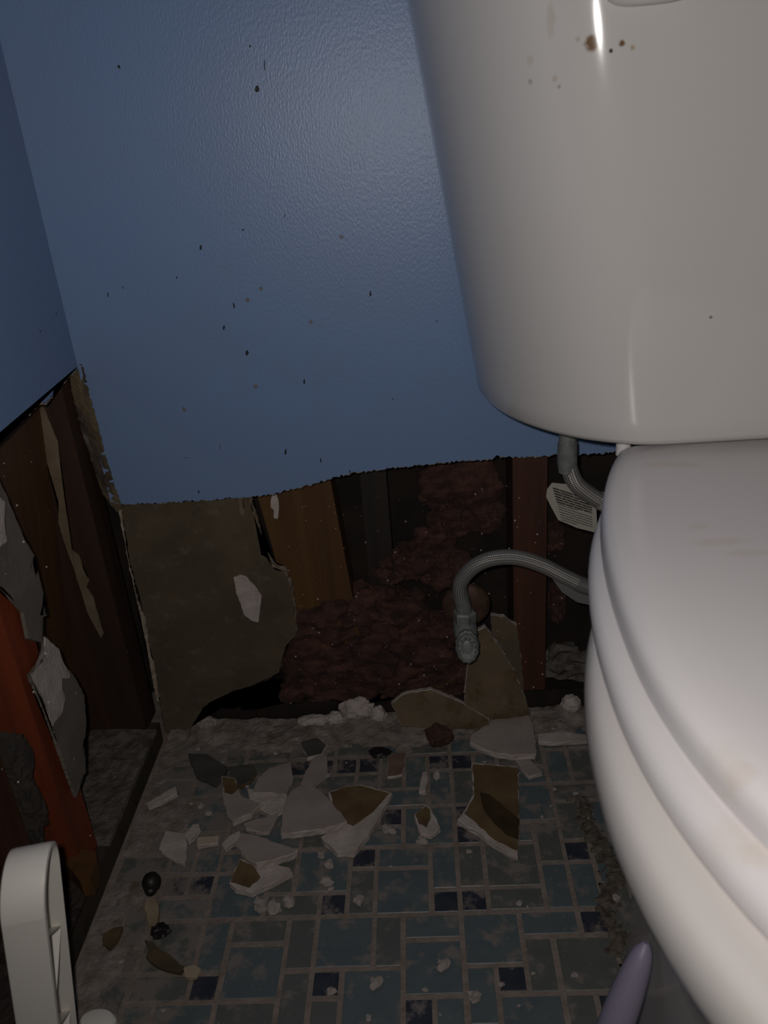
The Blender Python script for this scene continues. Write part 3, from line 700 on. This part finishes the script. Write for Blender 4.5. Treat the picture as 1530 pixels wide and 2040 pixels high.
# ------------------------------------------------------------------ broken board pieces on the floor
def chunk(name, poly, zt, th, m_face, m_side, label, seed, tilt=0, cat='board fragment', inner=None, amp=.0009, group=None):
    P = [az(x, y, zt) for x, y in poly]; c = sum(P, Vector())/len(P)
    ymin, ymax = min(p.y for p in P), max(p.y for p in P)
    bm = bmesh.new()
    slab(bm, P, (0,0,-th), .006, amp, seed, 0, 1, .0012)
    for v in bm.verts: v.co.z += tilt*(v.co.y-ymin)
    lowest = min(v.co.z for v in bm.verts)
    o = thing(name, bm, [m_face, m_side], label, cat, group)
    if inner:
        ip, im, nm, il = inner
        Q = [az(x, y, zt+.0006) for x, y in ip]; bm = bmesh.new(); slab(bm, Q, (0,0,-.0012), .005, .0008, seed+1, 0, 0, 0)
        for v in bm.verts: v.co.z += tilt*(v.co.y-ymin)
        tag(build(nm, bm, im, o), il)
    return o
BF = 'board_fragment'
chunk(BF, ((655,1578),(690,1566),(720,1563),(781,1580),(770,1600),(755,1625),(735,1662),(705,1697),(672,1697),(655,1682),(640,1668),(668,1640)), .0085, .0075, gypsum, gypsum,
      'white broken board with brown torn face lying under the large grey triangle', 61, inner=(((657,1578),(690,1567),(720,1565),(776,1580),(742,1618),(704,1645),(692,1640),(662,1600)), stain_paper, 'torn_paper', 'brown stained paper'))
chunk(BF, ((608,1562),(640,1576),(665,1605),(691,1636),(667,1645),(620,1654),(560,1660),(563,1625),(568,1598),(582,1577)), .0185, .0085, gyp_grey, gypsum, 'large grey triangular board piece in the middle of the floor', 63, .02)
chunk(BF, ((477,1711),(540,1722),(575,1728),(582,1738),(540,1760),(500,1778),(470,1770),(458,1758)), .008, .007, gypsum, gypsum, 'white board piece with brown corner under the flat grey slab', 65,
      inner=(((477,1712),(504,1724),(519,1747),(497,1768),(460,1757)), stain_paper, 'torn_paper', 'brown paper corner'))
chunk(BF, ((482,1659),(520,1668),(592,1692),(585,1698),(550,1710),(511,1718),(490,1705),(467,1680)), .0185, .0095, gyp_grey, gypsum, 'thick grey slab with white front edge, nearest piece of the pile', 67)
chunk(BF, ((375,1500),(412,1503),(440,1518),(453,1527),(445,1545),(429,1562),(392,1545)), .007, .006, dark_chip, dark_chip, 'dark grey flat piece near the corner, leftmost of the pile', 69)
chunk(BF, ((456,1527),(504,1523),(511,1537),(498,1556),(480,1566),(468,1560)), .006, .005, dark_chip, stain_paper, 'dark brown flat piece beside the dark grey one', 70)
chunk(BF, ((441,1546),(467,1549),(476,1575),(485,1588),(520,1601),(500,1620),(463,1634),(452,1618),(445,1590)), .013, .009, gyp_grey, gypsum, 'grey wedge-shaped piece in front of the dark flat ones', 71,
      inner=(((442,1548),(466,1550),(474,1572),(462,1582),(447,1578)), stain_paper, 'stain', 'brown stained tip'))
chunk(BF, ((514,1550),(538,1530),(579,1518),(582,1550),(570,1582),(535,1578),(504,1578)), .009, .007, gyp_grey, gypsum, 'pale grey piece behind the large triangle, pointing to the wall', 73)
chunk(BF, ((492,1570),(535,1580),(570,1582),(566,1586),(536,1592),(510,1596),(498,1590)), .006, .005, gypsum, gypsum, 'narrow white sliver in the crack of the pile', 74)
chunk(BF, ((514,1600),(540,1590),(572,1584),(565,1612),(538,1622),(519,1612)), .008, .0065, gypsum, gypsum, 'rough white piece left of the large triangle', 75)
chunk(BF, ((487,1640),(512,1632),(552,1622),(545,1640),(535,1656),(510,1655),(490,1649)), .007, .006, gyp_grey, gypsum, 'flat pale piece just behind the thick grey slab', 76)
chunk(BF, ((330,1655),(368,1660),(372,1685),(368,1722),(345,1710),(318,1690)), .008, .005, gypsum, gypsum, 'irregular whitish piece at the left side of the floor', 77)
chunk(BF, ((368,1662),(384,1642),(396,1641),(398,1652),(386,1666),(375,1674)), .008, .006, gypsum, gypsum, 'short white stick leaning on the irregular left piece', 78)
chunk(BF, ((393,1668),(415,1666),(436,1665),(434,1676),(410,1681),(393,1683)), .008, .006, M('cream_gypsum', (.46,.38,.28), .9, (.36,.28,.2), 60, .3, 200), gypsum, 'small cream oblong piece left of the thick grey slab', 79)
chunk(BF, ((443,1680),(462,1662),(477,1655),(480,1663),(466,1676),(448,1690)), .008, .006, gypsum, gypsum, 'small white finger-shaped piece touching the thick grey slab', 80)
chunk(BF, ((292,1600),(320,1584),(349,1566),(352,1580),(322,1596),(295,1607)), .010, .006, gypsum, gypsum, 'long thin white splinter on the dust by the left wall', 81)
chunk(BF, ((938,1470),(962,1454),(989,1439),(1020,1431),(1051,1427),(1060,1448),(1067,1478),(1066,1502),(1018,1504),(985,1499),(952,1488),(938,1481)), .014, .008, gyp_grey, gypsum, 'wide clean pale piece by the back wall near the toilet', 82, .10)
chunk(BF, ((1026,1511),(1057,1514),(1070,1528),(1079,1538),(1054,1546),(1040,1530)), .007, .006, gyp_grey, gypsum, 'small pale piece in front of the wide clean one', 83)
chunk(BF, ((940,1520),(985,1524),(1031,1528),(1033,1600),(1034,1668),(1031,1705),(1011,1698),(980,1678),(956,1659),(930,1645),(912,1632),(928,1610),(943,1583)), .008, .007, gypsum, gypsum, 'tall water-stained brown board piece lying in front of the toilet tank', 84,
      inner=(((942,1522),(1031,1529),(1034,1668),(1030,1694),(985,1672),(950,1640),(925,1620),(945,1585)), stain_paper, 'stained_paper', 'brown water-stained paper'))
st = bpy.data.objects[[o.name for o in COL.objects if o.name.startswith('stained_paper')][0]]
bm = bmesh.new(); slab(bm, [az(x, y, .0090) for x, y in ((956,1578),(975,1582),(990,1595),(1034,1630),(1033,1672),(1012,1664),(990,1645),(968,1620),(960,1600))], (0,0,-.0005), .004, .0007, 99, 0, 0, 0)
tag(build('dark_stain', bm, dark_stain, st), 'dark wet stain')
chunk(BF, ((825,1622),(848,1604),(858,1609),(868,1630),(876,1648),(858,1663),(838,1660)), .007, .006, gypsum, gypsum, 'little chip with rusty brown face alone between the large pieces', 86,
      inner=(((827,1622),(848,1606),(856,1612),(858,1630),(850,1648),(834,1640)), stain_paper, 'torn_paper', 'rusty brown face'))
chunk(BF, ((835,1576),(838,1555),(842,1537),(850,1537),(850,1560),(848,1576)), .006, .005, gypsum, gypsum, 'small upright white stick on the tiles, midway to the wall', 88)
chunk(BF, ((773,1506),(790,1500),(809,1500),(806,1525),(800,1542),(772,1547)), .005, .004, M('pinkish_chip', (.20,.13,.095), .9, (.14,.085,.06), 50), gypsum, 'pinkish tan flat chip behind the small upright stick', 89)
chunk(BF, ((640,1490),(652,1510),(650,1545),(628,1560),(606,1575),(600,1560),(618,1520)), .006, .005, gyp_grey, gyp_grey, 'narrow dusty strip pointing from the large triangle to the wall', 90)
chunk(BF, ((598,1478),(632,1470),(650,1485),(640,1502),(612,1508)), .007, .006, dark_chip, gypsum, 'dark brown chip on the floor in front of the flat white lump', 91)
chunk(BF, ((1072,1462),(1120,1458),(1168,1464),(1168,1474),(1110,1478),(1074,1476)), .008, .006, gypsum, gypsum, 'long low white piece between the wide clean piece and the toilet', 92)

def upright(poly, Y, lean, th, mf, ms, label, seed, inner=None):
    P = [ay(x, y, Y) for x, y in poly]; zb = min(p.z for p in P)
    d = ray(*poly[0]); out = []
    for x, y in poly:                                  # plane leaning back towards the wall
        dd = ray(x, y); # y = Y + lean*(z-zb)
        t = (Y + lean*(CAM.z-zb))/(dd.y - lean*dd.z); out.append(CAM + dd*t)
    n_ = Vector((0, 1, -lean)).normalized()
    bm = bmesh.new(); slab(bm, out, n_*th, .005, .0007, seed)
    return thing(BF, bm, [mf, ms], label, 'board fragment')
upright(((944,1261),(967,1250),(979,1264),(1000,1298),(1024,1337),(1042,1380),(1056,1424),(1010,1432),(970,1432),(925,1415),(928,1370),(932,1330)), .786, .12, .009, lean_paper, gypsum, 'tall pointed grey-brown board piece leaning below the valve', 93)
upright(((780,1402),(800,1386),(820,1380),(858,1374),(915,1398),(973,1433),(975,1446),(930,1452),(880,1452),(800,1446)), .780, .25, .009, lean_paper, gypsum, 'low brown board piece leaning with pale top edge, left of the pointed one', 94)
upright(((978,1226),(1005,1230),(1030,1247),(1036,1300),(1042,1350),(1044,1400),(1010,1400),(985,1300)), .806, .15, .008, brown_paper, gypsum, 'brown board piece behind the pointed one, at the foot of the stud', 95)

# other litter
bm = bmesh.new(); slab(bm, [az(x, y, .058) for x, y in ((100,1683),(140,1688),(190,1697),(193,1722),(180,1752),(160,1756),(140,1730),(112,1712))], (0,0,-.020), .012, .001, 96, 0, 0, .001)
thing('wood_offcut', bm, wood_orange, 'orange wood offcut at the foot of the red stud behind the white plastic', 'wood offcut')
rock('dark_plug', [(az(302,1758,.010), (.0095,.010,.010)), (az(301,1770,.007), (.0065,.008,.006))], black_m, 'round blackish plug lying on the dust near the left wall', 'plug', 97, .0015, amp=.06, smooth=True)
rock('black_flake', [(az(318,1855,.005), (.009,.008,.004))], black_m, 'black flake on the dust in front of the round plug', 'flake', 98, .001, amp=.4)
rock('black_flake', [(az(757,1499,.005), (.013,.009,.004))], black_m, 'black flat flake near the back wall in the middle', 'flake', 99, .001, amp=.3)
bm = bmesh.new(); slab(bm, [az(x, y, .007) for x, y in ((288,1872),(305,1878),(325,1895),(350,1912),(366,1925),(358,1936),(330,1930),(305,1918),(292,1905),(298,1890))], (0,0,-.005), .005, .001, 100, 0, 0, .001)
thing('wood_splinter', bm, M('olive_wood', (.10,.07,.035), .8, (.06,.042,.022), 60, .3, 150), 'brown wood splinter lying left on the tiles', 'wood splinter')
bm = bmesh.new(); slab(bm, [az(x, y, .007) for x, y in ((206,1860),(226,1848),(243,1846),(236,1866),(218,1888),(206,1880))], (0,0,-.005), .005, .001, 101, 0, 0, .001)
thing('wood_splinter', bm, M('ochre_wood', (.12,.08,.035), .8, (.07,.048,.022), 60, .3, 150), 'small ochre splinter nearest the left wall base', 'wood splinter')
bm = bmesh.new(); slab(bm, [az(x, y, .006) for x, y in ((366,1928),(388,1922),(400,1930),(390,1946),(368,1944))], (0,0,-.004), .004, .001, 102, 0, 0, .001)
thing(BF, bm, M('cream_chip', (.36,.29,.20), .9), 'cream chip at the right tip of the brown splinter', 'board fragment')
bm = bmesh.new(); slab(bm, [az(x, y, .009) for x, y in ((292,1790),(310,1790),(316,1812),(312,1838),(296,1838),(288,1812))], (0,0,-.006), .005, .001, 103, 0, 0, .001)
thing(BF, bm, M('cream_chip_b', (.34,.27,.18), .9, (.25,.19,.12), 80), 'cream chip just below the round blackish plug', 'board fragment')

# small crumbs, each its own object
def crumb_mesh(seed, m_):
    rnd = random.Random(seed); bm = bmesh.new(); lump(bm, (0,0,0), (1, .8, .55), rnd, 2, .7, 1.6)
    me = bpy.data.meshes.new('plaster_crumb'); bm.to_mesh(me); bm.free(); me.materials.append(m_); return me
crumbs = [crumb_mesh(s, gypsum) for s in (1,2,3,4,5)]
rnd = random.Random(77)
spots_px = [(655,1722,.006),(640,1702,.005),(715,1793,.006),(650,1755,.007),(770,1650,.006),(780,1655,.005),(840,1675,.006),(882,1922,.006),(945,1985,.006),(748,1958,.006),(660,1975,.0045),(400,1605,.004),(415,1620,.004),(520,1800,.009),(545,1806,.008),(575,1795,.007),(635,1538,.004),(648,1545,.005),(870,1545,.006),(1145,1942,.003),(1228,1788,.004),(720,1660,.005)]
for px, py, r in spots_px: 
    p = az(px, py, .001+r*.4); o = bpy.data.objects.new('plaster_crumb', rnd.choice(crumbs)); COL.objects.link(o)
    o.location = p; o.scale = (r, r, r); o.rotation_euler = (0, 0, rnd.uniform(0, 6.3)); tag(o, 'small white plaster crumb scattered on the tiled floor', 'crumb', 'small plaster crumbs on the tiles')
for k in range(40):
    x, y = rnd.uniform(-.33, .15), rnd.uniform(.50, .79) if rnd.random() < .8 else rnd.uniform(.42,.5)
    r = rnd.uniform(.0013, .0032)
    o = bpy.data.objects.new('plaster_crumb', rnd.choice(crumbs)); COL.objects.link(o)
    o.location = (x, y, .001+r*.45); o.scale = (r, r, r); o.rotation_euler = (0, 0, rnd.uniform(0, 6.3)); tag(o, 'small white plaster crumb scattered on the tiled floor', 'crumb', 'small plaster crumbs on the tiles')
# specks of plaster caught in the opened wall: nobody could count them
bpy.context.view_layer.update(); dg = bpy.context.evaluated_depsgraph_get(); stuck = {}
for k in range(300):
    if rnd.random() < .8: o_, d_ = Vector((rnd.uniform(-.2,.16), .815, rnd.uniform(.03,.32))), Vector((rnd.uniform(-.2,.2),1,-.5)).normalized()
    else: o_, d_ = Vector((-.30, rnd.uniform(.50,.78), rnd.uniform(.05,.44))), Vector((-1,.15,-.1)).normalized()
    ok, loc, nor, _, ob, _ = S.ray_cast(dg, o_, d_)
    if not ok: continue
    ob = ob.original
    while ob.parent: ob = ob.parent
    if not ob.name.startswith(('insulation','wall_stud','sheathing','cavity_panel','board_remnant','board_fragment')): continue
    stuck.setdefault(ob, []).append((loc, nor))
speck_white = M('speck_white', (.50,.45,.41), .9)
for ob, L in stuck.items():
    bm = bmesh.new()
    for loc, nor in L:
        r = rnd.choice((.0003,.0004,.0005,.0006,.0008,.0012)); bmesh.ops.create_icosphere(bm, subdivisions=1, radius=r, matrix=Matrix.Translation(loc+nor*r*.4))
    tag(build('plaster_specks', bm, speck_white, ob), 'tiny white plaster specks', kind='stuff')
bm = bmesh.new()
for k in range(260):
    x, y = rnd.uniform(-.34,.16), rnd.uniform(.42,.795); r = rnd.uniform(.0004,.0012)
    bmesh.ops.create_icosphere(bm, subdivisions=1, radius=r, matrix=Matrix.Translation((x, y, .001+r*.6)))
thing('floor_crumbs', bm, dust_m, 'fine gritty crumbs sprinkled over the mosaic tiles', 'grit', kind='stuff')

# ------------------------------------------------------------------ white plastic loop with ribs, bottom left
frame = empty('ribbed_stand', (-.318, .372, .0)); tag(frame, 'white ribbed plastic stand with rounded top at the left bottom corner', 'plastic stand')
H, D, W, TH = .262, .052, .0285, .003
ux, uy = -.20, .9798
top_r = ay(82, 1758, .36); 
lean = math.radians(9)
def loc_(X, Y, Z):                                    # X across the band, Y away from the viewer, Z up
    X2 = X + (Z-H)*math.sin(lean); Z2 = Z
    base = Vector((top_r.x, top_r.y, 0))
    return base + Vector((uy, -ux, 0))*(X2-W) + Vector((ux, uy, 0))*Y + Vector((0, 0, Z2))
prof = [(0, .0), (0, .06), (0, .12), (0, H-.03)]
rad = D/2
for k in range(0, 13):
    a = PI - PI*k/12; prof.append((rad+rad*math.cos(a), H-.03+.030*math.sin(a)))
prof += [(D, .12), (D, .06), (D, 0)]
def off(prof, t):
    out = []
    for i, p in enumerate(prof):
        a = prof[max(0,i-1)]; b_ = prof[min(len(prof)-1,i+1)]; dx, dz = b_[0]-a[0], b_[1]-a[1]; L = math.hypot(dx, dz)
        out.append((p[0]+dz/L*t, p[1]-dx/L*t))
    return out
inner = off(prof, TH)
bm = bmesh.new(); rings = []
for (p, q) in zip(prof, inner):
    rings.append([loc_(.004, *p), loc_(.0012, *((p[0]*.85+q[0]*.15), (p[1]*.85+q[1]*.15))), loc_(0, *q), loc_(W, *q), loc_(W-.0006, *((p[0]*.85+q[0]*.15), (p[1]*.85+q[1]*.15))), loc_(W-.003, *p)])
loft(bm, rings); build('outer_band', bm, white_plastic, frame, True)
bm = bmesh.new(); wv = [bm.verts.new(loc_(.001, *p)) for p in inner]; bm.faces.new(wv); g = bmesh.ops.extrude_face_region(bm, geom=bm.faces[:])
dv = loc_(.003,0,0)-loc_(0,0,0)
for v in [x for x in g['geom'] if isinstance(x, bmesh.types.BMVert)]: v.co += dv
bmesh.ops.triangulate(bm, faces=[f for f in bm.faces if len(f.verts) > 4], ngon_method='EAR_CLIP')
build('web', bm, white_plastic, frame)
zs = [H-.05, H-.095, H-.14, H-.185, H-.23]
y0_, y1_ = TH*.7, D-TH*.7
for k in range(4):
    a, b_ = (y0_, zs[k]) if k % 2 == 0 else (y1_, zs[k]), (y1_, zs[k+1]) if k % 2 == 0 else (y0_, zs[k+1])
    bm = bmesh.new(); t = .0012
    loft(bm, [[loc_(.003,a[0],a[1]-t),loc_(.003,a[0],a[1]+t),loc_(W-.004,a[0],a[1]+t),loc_(W-.004,a[0],a[1]-t)],[loc_(.003,b_[0],b_[1]-t),loc_(.003,b_[0],b_[1]+t),loc_(W-.004,b_[0],b_[1]+t),loc_(W-.004,b_[0],b_[1]-t)]])
    build('rib', bm, white_plastic, frame)
bm = bmesh.new(); q = az(196, 2040, .004)
loft(bm, [[q+Vector((.016*math.cos(a*PI/12)*s, .010*math.sin(a*PI/12)*s, z)) for a in range(24)] for z, s in ((-.003,1),(.004,1),(.007,.85),(.008,.5))])
bm_dark = None
build('foot', bm, white_plastic, frame, True)

# ------------------------------------------------------------------ lavender tube, bottom right
a, b_ = az(1170, 2190, .040), az(1288, 1878, .150)
bm = bmesh.new(); pth = [a.lerp(b_, k/24) for k in range(25)]
tube(bm, pth, [.0118]*14 + [.0117,.0115,.0112,.0108,.0104,.0099,.0093,.0086,.0076,.006,.0025], 24)
thing('plastic_tube', bm, lav_plastic, 'lavender-grey round plastic tube leaning against the toilet pedestal', 'tube', smooth=True)
